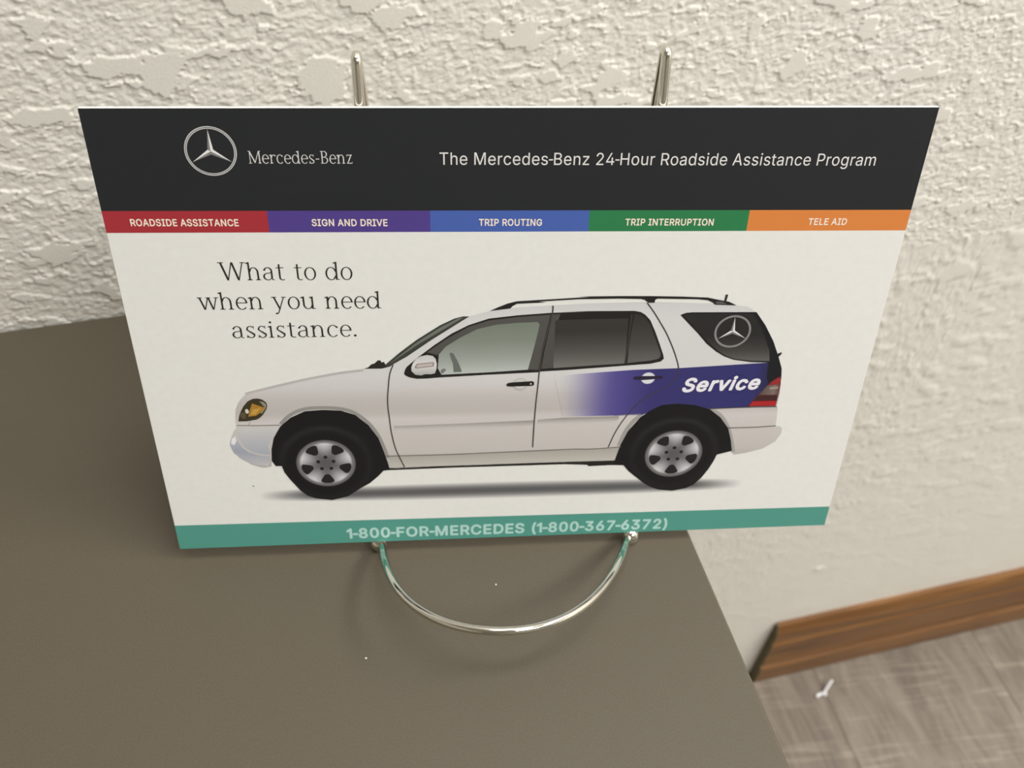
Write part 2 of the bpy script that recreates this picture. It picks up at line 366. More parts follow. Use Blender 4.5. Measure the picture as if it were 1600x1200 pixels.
ART = [
["printed_shadow",1,["SH",[[-84.48,22.37],[-60.26,21.64],[17.84,21.19],[79.87,20.98]],2.5],[60,60,62]],
["car_body",2,[[-88.44,50.62],[-88.21,54.65],[-87.58,57.95],[-86.75,59.84],[-85.91,61.17],[-83.84,63.54],[-81.05,64.8],[-74.26,66.63],[-67.06,68.39],[-60.8,69.69],[-54.12,70.93],[-47.25,71.8],[-44.49,71.85],[-40.49,72.37],[-38.02,73.35],[-26.11,82.06],[-15.82,89.19],[-14.74,89.51],[-8.7,91.16],[-2.23,92.1],[4.25,92.6],[12.92,92.92],[21.63,93.13],[15.81,93.18],[25.51,93.31],[35.26,93.34],[41.62,93.37],[59.49,92.46],[67.08,91.64],[70.66,91.13],[73.73,89.22],[77.34,84.51],[80.94,78.65],[83.48,73.28],[85.54,68.42],[86.12,64.74],[86.76,58.5],[86.62,53.42],[87.12,52.76],[87.58,48.21],[87.69,45.26],[88.93,45.35],[90.13,44.51],[90.23,42.18],[88.75,38.88],[84.83,35.97],[79.53,34.46],[75.21,33.73],[74.12,35.34],[66.35,38.34],[52.4,42.01],[38.18,40.63],[34.26,32.57],[24.93,32.8],[17.19,32.97],[-21.43,32.75],[-40.97,32.6],[-44.73,41.71],[-62.71,48.15],[-78.9,37.08],[-79.25,34.82],[-81.15,34.42],[-82.53,34.53],[-85.6,35.85],[-88.92,38.64],[-90.94,42.23],[-91.3,44.56],[-90.4,47.11],[-89.38,49.36]],"BODY"],
["front_bumper",3,[[-88.44,49.61],[-88.29,46.75],[-86.94,43.25],[-84.93,41.13],[-81.86,40.02],[-78.87,39.68],[-79.45,42.97],[-77.82,46.38],[-76.23,49.19],[-75.14,50.85],[-85.11,50.34]],["G",[0,1],[[-1,[168,172,178]],[1,[205,203,196]]]]],
["front_bumper",4,[[-90.44,46.83],[-89.43,47.65],[-88.67,45.62],[-87.66,42.98],[-85.88,40.88],[-81.95,39.26],[-79.14,38.98],[-80.15,35.04],[-83.34,35.46],[-87.67,37.71],[-90.46,40.76],[-91.29,43.98]],["G",[0,1],[[-1,[196,194,190]],[0,[160,164,172]],[1,[190,192,196]]]]],
["front_bumper",5,[[-90.35,46.54],[-89.18,47.47],[-88.98,45.63],[-89.94,43.94],[-90.87,44.43]],[232,232,228]],
["panel_gap",5,["S",0.28,[[-88.07,51.68],[-81.38,51.4],[-74.64,51.34]]],[110,106,98]],
["panel_gap",5,["S",0.2,[[-83.77,53.11],[-84.41,51.56]]],[150,146,138]],
["panel_gap",3,["S",0.9,[[-83.84,63.54],[-81.1,64.37],[-74.32,66.1],[-67.11,67.91],[-60.85,69.22],[-54.16,70.46],[-47.29,71.27]]],[188,184,178]],
["arch_lip",4,["S",1.2,[[-74.51,51.68],[-72.05,54.4],[-69.16,56.36],[-65.92,57.42],[-61.86,57.68],[-57.4,57.43],[-53.41,56.58],[-49.93,54.51],[-46.52,50.73],[-44.03,46.06],[-42.43,41.04],[-41.47,36.84]]],[150,148,140]],
["arch_lip",4,["S",1.5,[[35.23,39.15],[36.8,44.44],[38.94,48.69],[41.67,51.66]]],[160,157,148]],
["arch_lip",4,["S",1.2,[[64.5,53.05],[68.18,50.49],[71.52,45.43],[73.76,39.35],[75.0,34.8]]],[165,162,154]],
["stripe",5,[[12.25,67.31],[19.83,68.05],[28.46,68.59],[37.62,69.12],[51.47,69.34],[65.86,69.98],[80.84,70.66],[83.28,67.26],[83.56,62.83],[82.81,61.12],[80.49,57.68],[77.56,53.51],[71.03,53.47],[64.12,53.17],[57.48,54.97],[52.12,55.46],[46.47,54.05],[41.98,51.52],[28.76,51.57],[15.63,51.74]],"PURPLE"],
["side_moulding",6,[[-38.87,49.76],[-17.59,50.01],[6.47,50.53],[6.3,48.63],[-17.6,47.88],[-38.5,47.85]],["G",[0,1],[[-1,[206,202,194]],[0.2,[176,172,163]],[1,[150,146,138]]]]],
["side_moulding",6,[[7.41,50.5],[7.84,50.73],[15.66,51.23],[34.06,51.27],[34.39,50.62],[33.69,49.48],[23.69,48.92],[7.93,48.48],[7.35,48.42]],["G",[0,1],[[-1,[212,208,200]],[1,[150,146,138]]]]],
["sill",3,[[-40.97,32.42],[-41.57,37.74],[-21.36,37.76],[22.01,37.98],[31.72,38.26],[35.89,38.68],[34.14,32.71],[24.93,32.8],[17.2,32.84],[-21.43,32.57]],["G",[0,1],[[-1,[196,192,180]],[1,[168,164,152]]]]],
["panel_gap",7,["S",0.35,[[-41.9,37.7],[-21.37,37.58],[16.9,38.23],[24.56,38.08],[31.71,38.32],[35.89,38.68]]],[110,106,98]],
["underbody",3,[[-42.91,31.71],[-40.96,32.73],[-21.43,32.82],[17.19,32.97],[24.92,32.93],[34.23,32.9],[37.8,30.68],[32.83,30.93],[25.58,30.76],[25.02,31.37],[17.25,31.93],[-21.44,31.96]],[38,36,32]],
["panel_gap",8,["S",0.38,[[-38.04,73.09],[-39.21,69.7],[-39.82,65.44],[-40.3,61.1],[-40.41,57.8],[-40.19,53.88],[-39.8,47.61],[-38.91,41.5],[-37.89,37.9],[-36.11,32.9]]],[70,66,60]],
["panel_gap",8,["S",0.42,[[10.54,92.72],[10.39,89.52],[8.15,77.37],[7.35,69.47],[7.11,64.07],[6.69,56.88],[6.41,48.34],[6.3,39.52]]],[70,66,60]],
["panel_gap",8,["S",0.38,[[39.2,93.15],[41.49,90.07],[43.88,86.39],[46.34,82.36],[48.66,77.7],[50.44,73.54],[51.69,69.64],[51.66,66.93],[50.96,65.0],[49.38,63.02],[47.71,61.65],[45.26,60.24],[42.83,58.57],[40.65,56.76],[39.0,54.92],[36.24,50.56],[33.56,44.81],[31.66,38.59]]],[66,62,66]],
["panel_gap",8,["S",0.35,[[71.55,45.24],[80.35,45.19],[87.81,45.56]]],[95,92,84]],
["panel_gap",8,["S",0.35,[[63.96,53.25],[76.39,53.46],[86.63,53.38]]],[70,66,66]],
["panel_gap",8,["S",0.2,[[41.41,51.92],[37.2,51.68],[32.46,51.45]]],[150,145,150]],
["wheel_arch",6,[[-78.9,37.08],[-78.45,41.77],[-77.23,46.36],[-74.69,50.83],[-71.19,54.09],[-66.46,56.44],[-61.04,56.82],[-55.23,56.36],[-50.84,54.54],[-47.0,50.46],[-44.07,45.19],[-42.52,39.27],[-41.67,35.65],[-41.0,31.88],[-43.15,31.59],[-44.93,29.4],[-47.96,26.44],[-50.95,24.51],[-55.5,21.12],[-60.9,19.65],[-66.1,20.63],[-68.84,22.01],[-70.99,24.29],[-73.82,29.04],[-75.36,32.14],[-75.99,34.88],[-77.85,34.89]],"TYREF"],
["wheel_arch",6,[[74.37,35.47],[73.29,40.0],[71.57,45.11],[68.32,49.56],[64.24,53.06],[58.93,54.86],[53.29,55.64],[47.82,55.21],[44.05,52.92],[41.29,50.45],[37.76,45.03],[35.72,39.45],[34.07,31.67],[37.54,30.69],[39.32,28.32],[41.36,26.25],[45.14,22.75],[48.0,20.74],[50.81,19.47],[55.71,18.72],[60.41,19.75],[62.9,21.21],[65.2,23.95],[67.31,27.88],[68.65,31.45],[69.33,34.04]],"TYRER"],
["wheel_rim",7,["RIM",[-61.59,35.4],9.6],None],
["wheel_rim",7,["RIM",[54.29,34.92],9.8],None],
["window_frame",5,[[-34.87,69.58],[-34.45,71.15],[-33.88,72.19],[-29.78,76.0],[-25.29,79.75],[-19.99,83.69],[-14.75,86.58],[-8.68,88.69],[-0.0,89.64],[10.0,90.27],[21.82,90.51],[13.53,90.55],[20.83,90.62],[35.54,90.42],[37.56,89.99],[39.04,89.01],[40.83,87.02],[42.76,83.02],[44.47,78.96],[46.24,74.54],[46.61,73.05],[45.76,72.01],[42.52,71.26],[27.3,70.3],[17.19,69.68],[7.1,69.24],[7.36,69.05],[-8.47,68.57],[-24.21,67.94],[-27.79,67.67],[-30.93,67.65],[-33.14,68.2],[-34.36,68.92]],[36,34,31]],
["window_frame",6,[[-27.55,77.24],[-21.76,81.71],[-14.75,85.98],[-8.67,88.04],[0.01,89.04],[9.95,89.62],[7.83,77.38],[6.97,69.91],[3.7,70.11],[5.2,78.48],[6.44,86.61],[-6.47,86.5],[-12.13,85.12],[-17.38,82.21],[-21.8,79.15],[-24.27,76.12]],[84,82,77]],
["window_frame",6,[[10.68,89.71],[13.0,89.86],[12.33,87.48],[11.61,70.53],[7.86,70.26],[8.62,76.84]],[80,78,74]],
["window_glass",7,[[-24.36,71.41],[-23.96,76.37],[-21.8,79.15],[-17.38,82.21],[-12.13,85.12],[-6.47,86.5],[0.07,87.05],[6.11,87.17],[6.76,86.35],[6.34,83.58],[5.42,78.48],[3.7,70.11],[-8.48,69.48],[-23.29,68.99]],["G",[0,1],[[-1,[190,196,186]],[-0.4,[158,164,152]],[0.3,[130,138,124]],[1,[120,128,112]]]]],
["window_glass",7,[[11.49,87.66],[23.48,87.85],[33.92,87.84],[34.32,71.6],[22.17,71.03],[11.69,70.43]],["G",[0,1],[[-1,[120,117,111]],[-0.3,[84,81,76]],[0.5,[56,54,50]],[1,[58,56,52]]]]],
["window_glass",7,[[35.64,89.47],[37.65,89.04],[39.37,87.72],[41.01,85.33],[45.44,74.85],[45.33,73.56],[44.48,72.93],[42.39,72.45],[35.07,71.7],[34.99,78.03]],["G",[0,1],[[-1,[104,101,96]],[-0.2,[72,70,66]],[1,[50,48,45]]]]],
["window_frame",8,["S",0.5,[[34.91,89.38],[34.63,79.2],[34.33,71.48]]],[60,58,54]],
["steering_wheel",8,[[-20.73,76.7],[-20.06,77.05],[-19.41,76.51],[-18.32,74.14],[-17.45,71.75],[-16.92,69.88],[-19.48,69.79],[-19.67,72.86],[-20.31,74.97]],[104,110,102]],
["steering_wheel",8,[[-23.49,70.59],[-22.58,71.36],[-21.7,70.8],[-22.61,69.66],[-23.38,69.26]],[120,124,116]],
["windscreen",4,[[-40.87,71.86],[-40.55,73.0],[-35.87,77.35],[-30.47,81.81],[-23.41,86.68],[-19.06,88.91],[-16.47,89.6],[-14.53,89.56],[-17.34,87.64],[-26.13,81.56],[-33.74,75.84],[-37.8,73.35],[-38.95,72.43]],[62,64,56]],
["windscreen",5,[[-39.58,73.13],[-30.5,80.9],[-23.43,85.88],[-17.77,89.03],[-16.47,89.11],[-23.45,84.53],[-30.54,79.88],[-37.76,74.39]],[112,116,104]],
["wiper",5,[[-47.25,71.8],[-45.68,72.28],[-44.75,73.3],[-43.63,73.69],[-42.55,74.8],[-41.82,74.68],[-41.55,74.0],[-40.75,74.13],[-40.44,73.29],[-40.18,72.39],[-41.31,71.74]],[44,42,36]],
["mirror",9,[[-32.52,70.57],[-32.47,72.15],[-31.84,73.71],[-30.91,74.99],[-29.56,75.89],[-27.57,76.31],[-25.82,75.95],[-24.96,74.83],[-24.64,72.99],[-24.77,71.15],[-25.29,69.58],[-26.64,69.24],[-28.2,69.39],[-29.55,68.9],[-31.32,69.21]],["G",[0,1],[[-1,[176,174,168]],[0,[222,220,214]],[1,[200,198,192]]]]],
["mirror",10,[[-31.49,72.23],[-30.75,73.26],[-25.65,73.76],[-25.35,73.28],[-25.64,72.07],[-30.8,71.48],[-31.42,71.6]],[158,144,134]],
["mirror",11,[[-30.96,72.22],[-30.49,72.89],[-25.96,73.34],[-26.07,72.4],[-30.52,71.89]],[196,186,176]],
["door_handle",9,["EL",[1.45,64.78],2.29,2.29],[180,177,170]],
["door_handle",10,["EL",[1.45,64.89],2.01,1.96],[206,203,196]],
["door_handle",11,[[-2.96,64.58],[-2.52,65.28],[-1.16,65.51],[5.21,65.81],[5.82,65.42],[5.86,64.32],[5.28,64.01],[-1.13,63.93],[-2.59,64.08]],[34,32,30]],
["door_handle",12,[[4.43,64.58],[4.87,65.23],[5.16,64.56]],[220,218,210]],
["door_handle",9,["EL",[42.32,65.85],2.28,2.2],[196,196,200]],
["door_handle",10,["EL",[42.32,65.85],1.97,1.89],[222,222,220]],
["door_handle",11,[[37.42,65.87],[37.86,66.58],[40.42,66.76],[46.89,66.57],[47.11,65.6],[40.58,65.17],[37.97,65.49]],[44,38,56]],
["roof_rail",7,[[-8.49,91.3],[-6.13,92.43],[-3.13,93.73],[-0.35,94.45],[8.49,94.86],[21.47,95.48],[18.07,95.69],[30.18,95.61],[39.93,95.42],[49.76,95.07],[57.7,94.58],[61.29,93.69],[64.36,93.08],[67.07,91.7],[60.3,92.06],[59.44,92.85],[57.84,93.65],[54.82,94.04],[42.23,94.51],[41.54,94.08],[41.5,93.16],[39.59,93.14],[38.36,94.15],[37.1,94.5],[30.25,94.74],[18.13,94.77],[6.11,94.19],[8.53,93.89],[-0.33,93.58],[-1.6,92.82],[-2.23,92.05]],[36,34,32]],
["roof_rail",8,[[60.38,93.16],[62.37,93.12],[64.0,92.2],[60.61,92.27]],[92,90,86]],
["antenna",8,[[62.97,93.44],[63.1,95.52],[63.67,95.61],[63.84,95.17],[63.64,93.26]],[50,48,46]],
["antenna",8,[[83.15,72.81],[83.25,74.0],[84.3,74.45],[84.59,74.03],[84.03,73.15],[83.59,72.68]],[40,40,42]],
["window_frame",6,[[49.97,88.72],[51.72,89.41],[53.44,89.54],[73.73,89.22],[77.34,84.51],[80.94,78.65],[83.48,73.28],[85.54,68.42],[86.12,64.74],[86.09,63.5],[84.45,62.31],[83.02,61.42],[81.24,64.87],[80.84,70.66],[75.05,70.99],[69.17,72.05],[65.85,73.44],[63.01,75.29],[59.51,78.3],[56.48,81.84]],[30,30,32]],
["window_glass",7,[[50.82,88.65],[53.5,89.09],[72.82,88.68],[76.62,82.81],[80.29,75.15],[80.99,71.26],[74.97,71.47],[69.1,72.46],[66.05,73.85],[63.46,75.69],[59.96,78.7]],["G",[0,1],[[-1,[100,98,92]],[-0.5,[66,64,60]],[0.1,[42,41,39]],[1,[44,43,41]]]]],
["tail_light",8,[[85.65,65.36],[84.07,64.38],[82.88,63.18],[81.9,61.77],[79.49,58.3],[78.14,55.81],[76.7,53.73],[86.22,53.65],[86.4,58.51],[86.33,62.67]],[112,34,38]],
["tail_light",9,[[85.53,65.08],[83.53,63.49],[82.2,62.05],[85.86,62.35],[85.92,63.92]],[150,48,46]],
["tail_light",9,[[81.98,61.89],[85.89,62.19],[86.21,58.18],[79.58,58.21]],["G",[1,0],[[-1,[84,70,64]],[0.5,[128,112,102]],[1,[96,70,64]]]]],
["tail_light",10,[[82.92,61.03],[85.69,61.37],[85.76,60.61],[82.96,60.36]],[164,150,138]],
["tail_light",9,[[79.53,58.08],[86.17,58.01],[86.15,55.99],[78.47,55.97]],[66,40,38]],
["tail_light",9,[[78.09,55.68],[86.18,55.6],[86.15,53.86],[77.2,53.97]],[176,40,42]],
["headlight",6,[[-87.42,53.23],[-86.93,55.16],[-86.29,56.69],[-85.1,58.96],[-83.53,60.83],[-81.88,61.7],[-80.33,61.76],[-79.06,61.34],[-77.99,60.27],[-77.74,59.01],[-78.17,57.65],[-79.44,55.59],[-80.57,54.4],[-81.63,53.76],[-84.74,53.2]],[62,54,36]],
["headlight",7,[[-80.02,60.72],[-78.73,60.4],[-78.02,59.29],[-78.34,58.09],[-79.68,56.15],[-80.27,56.06],[-78.55,58.21]],[150,142,122]],
["headlight",7,[[-82.32,59.97],[-81.2,59.39],[-78.55,58.21],[-79.85,56.6],[-81.72,55.22],[-84.16,54.96],[-83.17,57.81]],[170,126,48]],
["headlight",8,[[-82.37,57.78],[-79.89,58.14],[-81.64,55.82],[-83.32,55.6]],[196,154,72]],
["headlight",7,["EL",[-84.25,57.01],0.57,0.88],[214,208,190]],
["headlight",7,["EL",[-85.57,55.4],0.88,1.32],[92,82,60]],
["fuel_cap",6,["RING",[71.7,62.68],3.6,0.25],[44,40,88]],
["car_emblem",9,["STAR",[67.27,82.45],5.75,1],None],
["printed_speck",3,["EL",[-86.05,26.78],0.23,0.24],[40,40,40]]]
TEXTS = [
["lettering",4,"The Mercedes-Benz 24-Hour Roadside Assistance Program","sans",[-22.52,136.86],[99.88,135.84],3.45,[228,225,216],0,0],
["lettering",4,"Mercedes-Benz","serif",[-73.22,137.53],[-45.96,137.33],3.44,[226,223,214],0,0],
["tab_lettering",4,"ROADSIDE ASSISTANCE","sans",[-107.29,119.93],[-78.29,119.56],2.05,[244,228,206],0.02,0],
["tab_lettering",4,"SIGN AND DRIVE","sans",[-58.37,119.37],[-37.42,119.1],2.05,[244,228,206],0.02,0],
["tab_lettering",4,"TRIP ROUTING","sans",[-11.82,118.9],[6.14,118.68],2.05,[244,228,206],0.02,0],
["tab_lettering",4,"TRIP INTERRUPTION","sans",[30.1,118.5],[55.94,118.18],2.05,[244,228,206],0.02,0],
["tab_lettering",4,"TELE AID","sans",[84.07,118.02],[95.69,117.88],2.05,[244,228,206],0.02,0],
["headline",4,"What to do","serif",[-85.91,102.88],[-48.23,102.46],5.7,[46,43,38],0,0],
["headline",4,"when you need","serif",[-93.23,93.44],[-40.62,92.88],5.7,[46,43,38],0,0],
["headline",4,"assistance.","serif",[-84.84,83.64],[-48.41,83.4],5.7,[46,43,38],0,0],
["service_lettering",9,"Service","sans",[53.92,60.3],[79.47,60.75],5.2,[236,234,232],0.03,0.26],
["phone_lettering",4,"1-800-FOR-MERCEDES (1-800-367-6372)","sans",[-57.23,2.17],[55.83,1.45],4.5,[176,214,200],0.03,0]]

# ------------------------------------------------------------------ the printed card
THK = 1.4
card = thing('information_card', 'white printed card with charcoal header, coloured tabs and a side view of a car', 'card', CO)
card.matrix_world = CARD_M
def place(o):      # children are modelled in card millimetres / 1000
    o.parent = card; return o
LAYER = 0.012      # mm between print layers
PW, PH = 114.3, 152.4
bm = bmesh.new(); box(bm, -PW / 1000, PW / 1000, 0, PH / 1000, -THK / 1000, 0, 0.00012, 1)
bm_obj('board', bm, BOARD, card)
PAPER = lin((229, 227, 217)); KP = 0.80
def ink(c):
    l = lin(c); return (max(0.006, l[0] / PAPER[0] * KP * 0.995), max(0.006, l[1] / PAPER[1] * KP * 0.985), max(0.006, l[2] / PAPER[2] * KP * 0.975))

def in_poly_mesh(polys, layer, colf, name, parent, grid=0):
    """polys: list of 2-D outlines in mm -> one flat mesh with ink colours"""
    bm = bmesh.new()
    for p in polys:
        q = []
        for a in p:
            if not q or (abs(a[0] - q[-1][0]) + abs(a[1] - q[-1][1])) > 1e-4: q.append(a)
        if len(q) < 3: continue
        ar = sum(q[i][0] * q[(i + 1) % len(q)][1] - q[(i + 1) % len(q)][0] * q[i][1] for i in range(len(q)))
        if ar < 0: q = q[::-1]
        try: bm.faces.new([bm.verts.new((a[0], a[1], 0)) for a in q])
        except ValueError: pass
    if grid:
        bm.normal_update(); bmesh.ops.triangulate(bm, faces=bm.faces[:], ngon_method='EAR_CLIP')
        us = [v.co.x for v in bm.verts]; vs = [v.co.y for v in bm.verts]
        for ax, lo, hi in ((0, min(us), max(us)), (1, min(vs), max(vs))):
            t = lo + grid
            while t < hi:
                pc = [0, 0, 0]; pn = [0, 0, 0]; pc[ax] = t; pn[ax] = 1
                bmesh.ops.bisect_plane(bm, geom=bm.verts[:] + bm.edges[:] + bm.faces[:], plane_co=pc, plane_no=pn)
                t += grid
    bm.normal_update(); bmesh.ops.triangulate(bm, faces=bm.faces[:], ngon_method='EAR_CLIP')
    return ink_mesh(bm, layer, colf, name, parent)

def ink_mesh(bm, layer, colf, name, parent):
    me = bpy.data.meshes.new(name)
    bm.to_mesh(me); bm.free()
    ca = me.color_attributes.new('ink', 'FLOAT_COLOR', 'POINT')
    for v in me.vertices:
        ca.data[v.index].color = (*ink(colf(v.co.x, v.co.y)), 1)
    for v in me.vertices: v.co = (v.co.x / 1000, v.co.y / 1000, (layer * LAYER + v.co.z) / 1000)
    return link(name, me, INK, parent)

def smooth_closed(p, n=3):
    return p

def stops(t, st):
    if t <= st[0][0]: return st[0][1]
    for (a, ca), (b, cb) in zip(st, st[1:]):
        if t <= b:
            k = (t - a) / (b - a); return [x + (y - x) * k for x, y in zip(ca, cb)]
    return st[-1][1]

BODY_ST = [(27.52, (160, 156, 148)), (32.18, (176, 171, 162)), (38.09, (196, 191, 182)), (48.02, (203, 198, 189)), (52.1, (208, 203, 195)), (54.62, (190, 185, 176)), (60.08, (196, 191, 183)), (63.98, (208, 205, 198)), (67.83, (214, 212, 206)), (88.03, (214, 213, 207)), (93.28, (208, 207, 202)), (95.0, (196, 195, 190))]
PUR = [12.42, 33.02, 44.45, 77.64, 82.97]
def body_col(u, v):
    c = stops(v + 0.012 * u, BODY_ST)
    return c
def purple_col(u, v):
    c = stops(u, [(PUR[0], (0, 0, 0)), (PUR[1], (1, 0, 0))])[0]
    c = c * c * (3 - 2 * c)
    base = body_col(u, v)
    p = stops(u, [(PUR[0], (118, 112, 160)), (PUR[1], (84, 76, 138)), (PUR[2], (58, 54, 108)), (PUR[3], (52, 52, 104)), (PUR[4], (40, 40, 66))])
    lo = stops(v, [(44, (1.25, 0, 0)), (52, (1.0, 0, 0))])[0]
    return [b + (min(255, q * lo) - b) * c for b, q in zip(base, p)]

def ring(c, r, w_, n=72, a0=0, a1=2 * math.pi, rv=None):
    out = []
    for k in range(n):
        t0 = a0 + (a1 - a0) * k / n; t1 = a0 + (a1 - a0) * (k + 1) / n
        f = lambda t, q: (c[0] + q * math.cos(t), c[1] + q * math.sin(t))
        out.append([f(t0, r - w_ / 2), f(t0, r + w_ / 2), f(t1, r + w_ / 2), f(t1, r - w_ / 2)])
    return out
def disc(c, rx, ry, n=36):
    return [(c[0] + rx * math.cos(2 * math.pi * k / n), c[1] + ry * math.sin(2 * math.pi * k / n)) for k in range(n)]
def ribbon(pts, w_):
    P = catmull([(a, b, 0) for a, b in pts], 4); out = []
    L = []
    for i, p in enumerate(P):
        t = (P[min(i + 1, len(P) - 1)] - P[max(i - 1, 0)]).normalized(); n = Vector((-t.y, t.x, 0)) * w_ / 2
        L.append((p + n, p - n))
    for (a, b), (c, d) in zip(L, L[1:]): out.append([(a.x, a.y), (c.x, c.y), (d.x, d.y), (b.x, b.y)])
    return out
flat = lambda c: (lambda u, v: c)

def emblem(c, r, layer, name, parent, bright):
    e = in_poly_mesh(ring(c, r - 0.02 * r, 0.035 * r, 96) + ring(c, r - 0.085 * r, 0.03 * r, 96), layer + 1, flat((214, 212, 205) if bright else (170, 168, 162)), name, parent)
    in_poly_mesh(ring(c, r - 0.05 * r, 0.10 * r, 96), layer, flat((84, 86, 86)), 'emblem_ring', e)
    lightp, darkp, edge = [], [], []
    for k in range(3):
        a = math.radians(90 + 120 * k)
        f = lambda ang, q: (c[0] + q * r * math.cos(ang), c[1] + q * r * math.sin(ang))
        tip = f(a, 0.88); l = f(a + math.radians(60), 0.125); rr_ = f(a - math.radians(60), 0.125)
        edge.append([f(a, 0.90), f(a + math.radians(60), .145), c, f(a - math.radians(60), .145)])
        lightp.append([tip, c, rr_] if k != 2 else [tip, l, c]); darkp.append([tip, l, c] if k != 2 else [tip, c, rr_])
    # facets: bright side and shaded side of every arm
    in_poly_mesh(edge, layer, flat((60, 62, 62)), 'emblem_star', e)
    in_poly_mesh(lightp, layer + 1, flat((232, 230, 222)), 'emblem_facet', e)
    in_poly_mesh([[p[0], ((p[0][0] * .12 + p[1][0] * .88) if False else p[1][0], p[1][1]), p[2]] for p in darkp], layer + 1, flat((128, 128, 124)), 'emblem_facet', e)
    return e

# background bands (slightly tilted print)
def band(name, l, r, layer, col, parent=card):
    return in_poly_mesh([[l[0], l[1], r[1], r[0]]], layer, flat(col), name, parent)
E_ = PW - 0.05
hb_l, hb_r = 124.35, 122.35
hd = in_poly_mesh([[(-E_, hb_l), (E_, hb_r), (E_, PH - 0.05), (-E_, PH - 0.05)]], 1, flat((37, 39, 40)), 'header_panel', card)
hd['label'] = 'charcoal header panel'
emblem((-82.78, 140.91), 6.75, 3, 'round_emblem', card, True)
tabs = [(-E_, (166, 50, 56), 'red tab'), (-70.21, (82, 64, 134), 'purple tab'), (-25.49, (72, 98, 168), 'blue tab'), (19.57, (46, 124, 74), 'green tab'), (66.06, (218, 132, 64), 'orange tab'), (E_, None, None)]
tabo = []
def hv(u): return hb_l + (hb_r - hb_l) * (u + PW) / (2 * PW)
def bv(u): return 117.91 + (115.88 - 117.91) * (u + PW) / (2 * PW)
for (u0, c, lb), (u1, _, _) in zip(tabs, tabs[1:]):
    o = in_poly_mesh([[(u0, bv(u0)), (u1, bv(u1)), (u1, hv(u1)), (u0, hv(u0))]], 1, flat(c), 'colour_tab', card); o['label'] = lb; tabo.append(o)
tl = in_poly_mesh([[(-E_, 0.05), (E_, 0.05), (E_, 8.85), (-E_, 10.70)]], 1, flat((84, 152, 134)), 'phone_band', card); tl['label'] = 'teal band along the bottom edge'

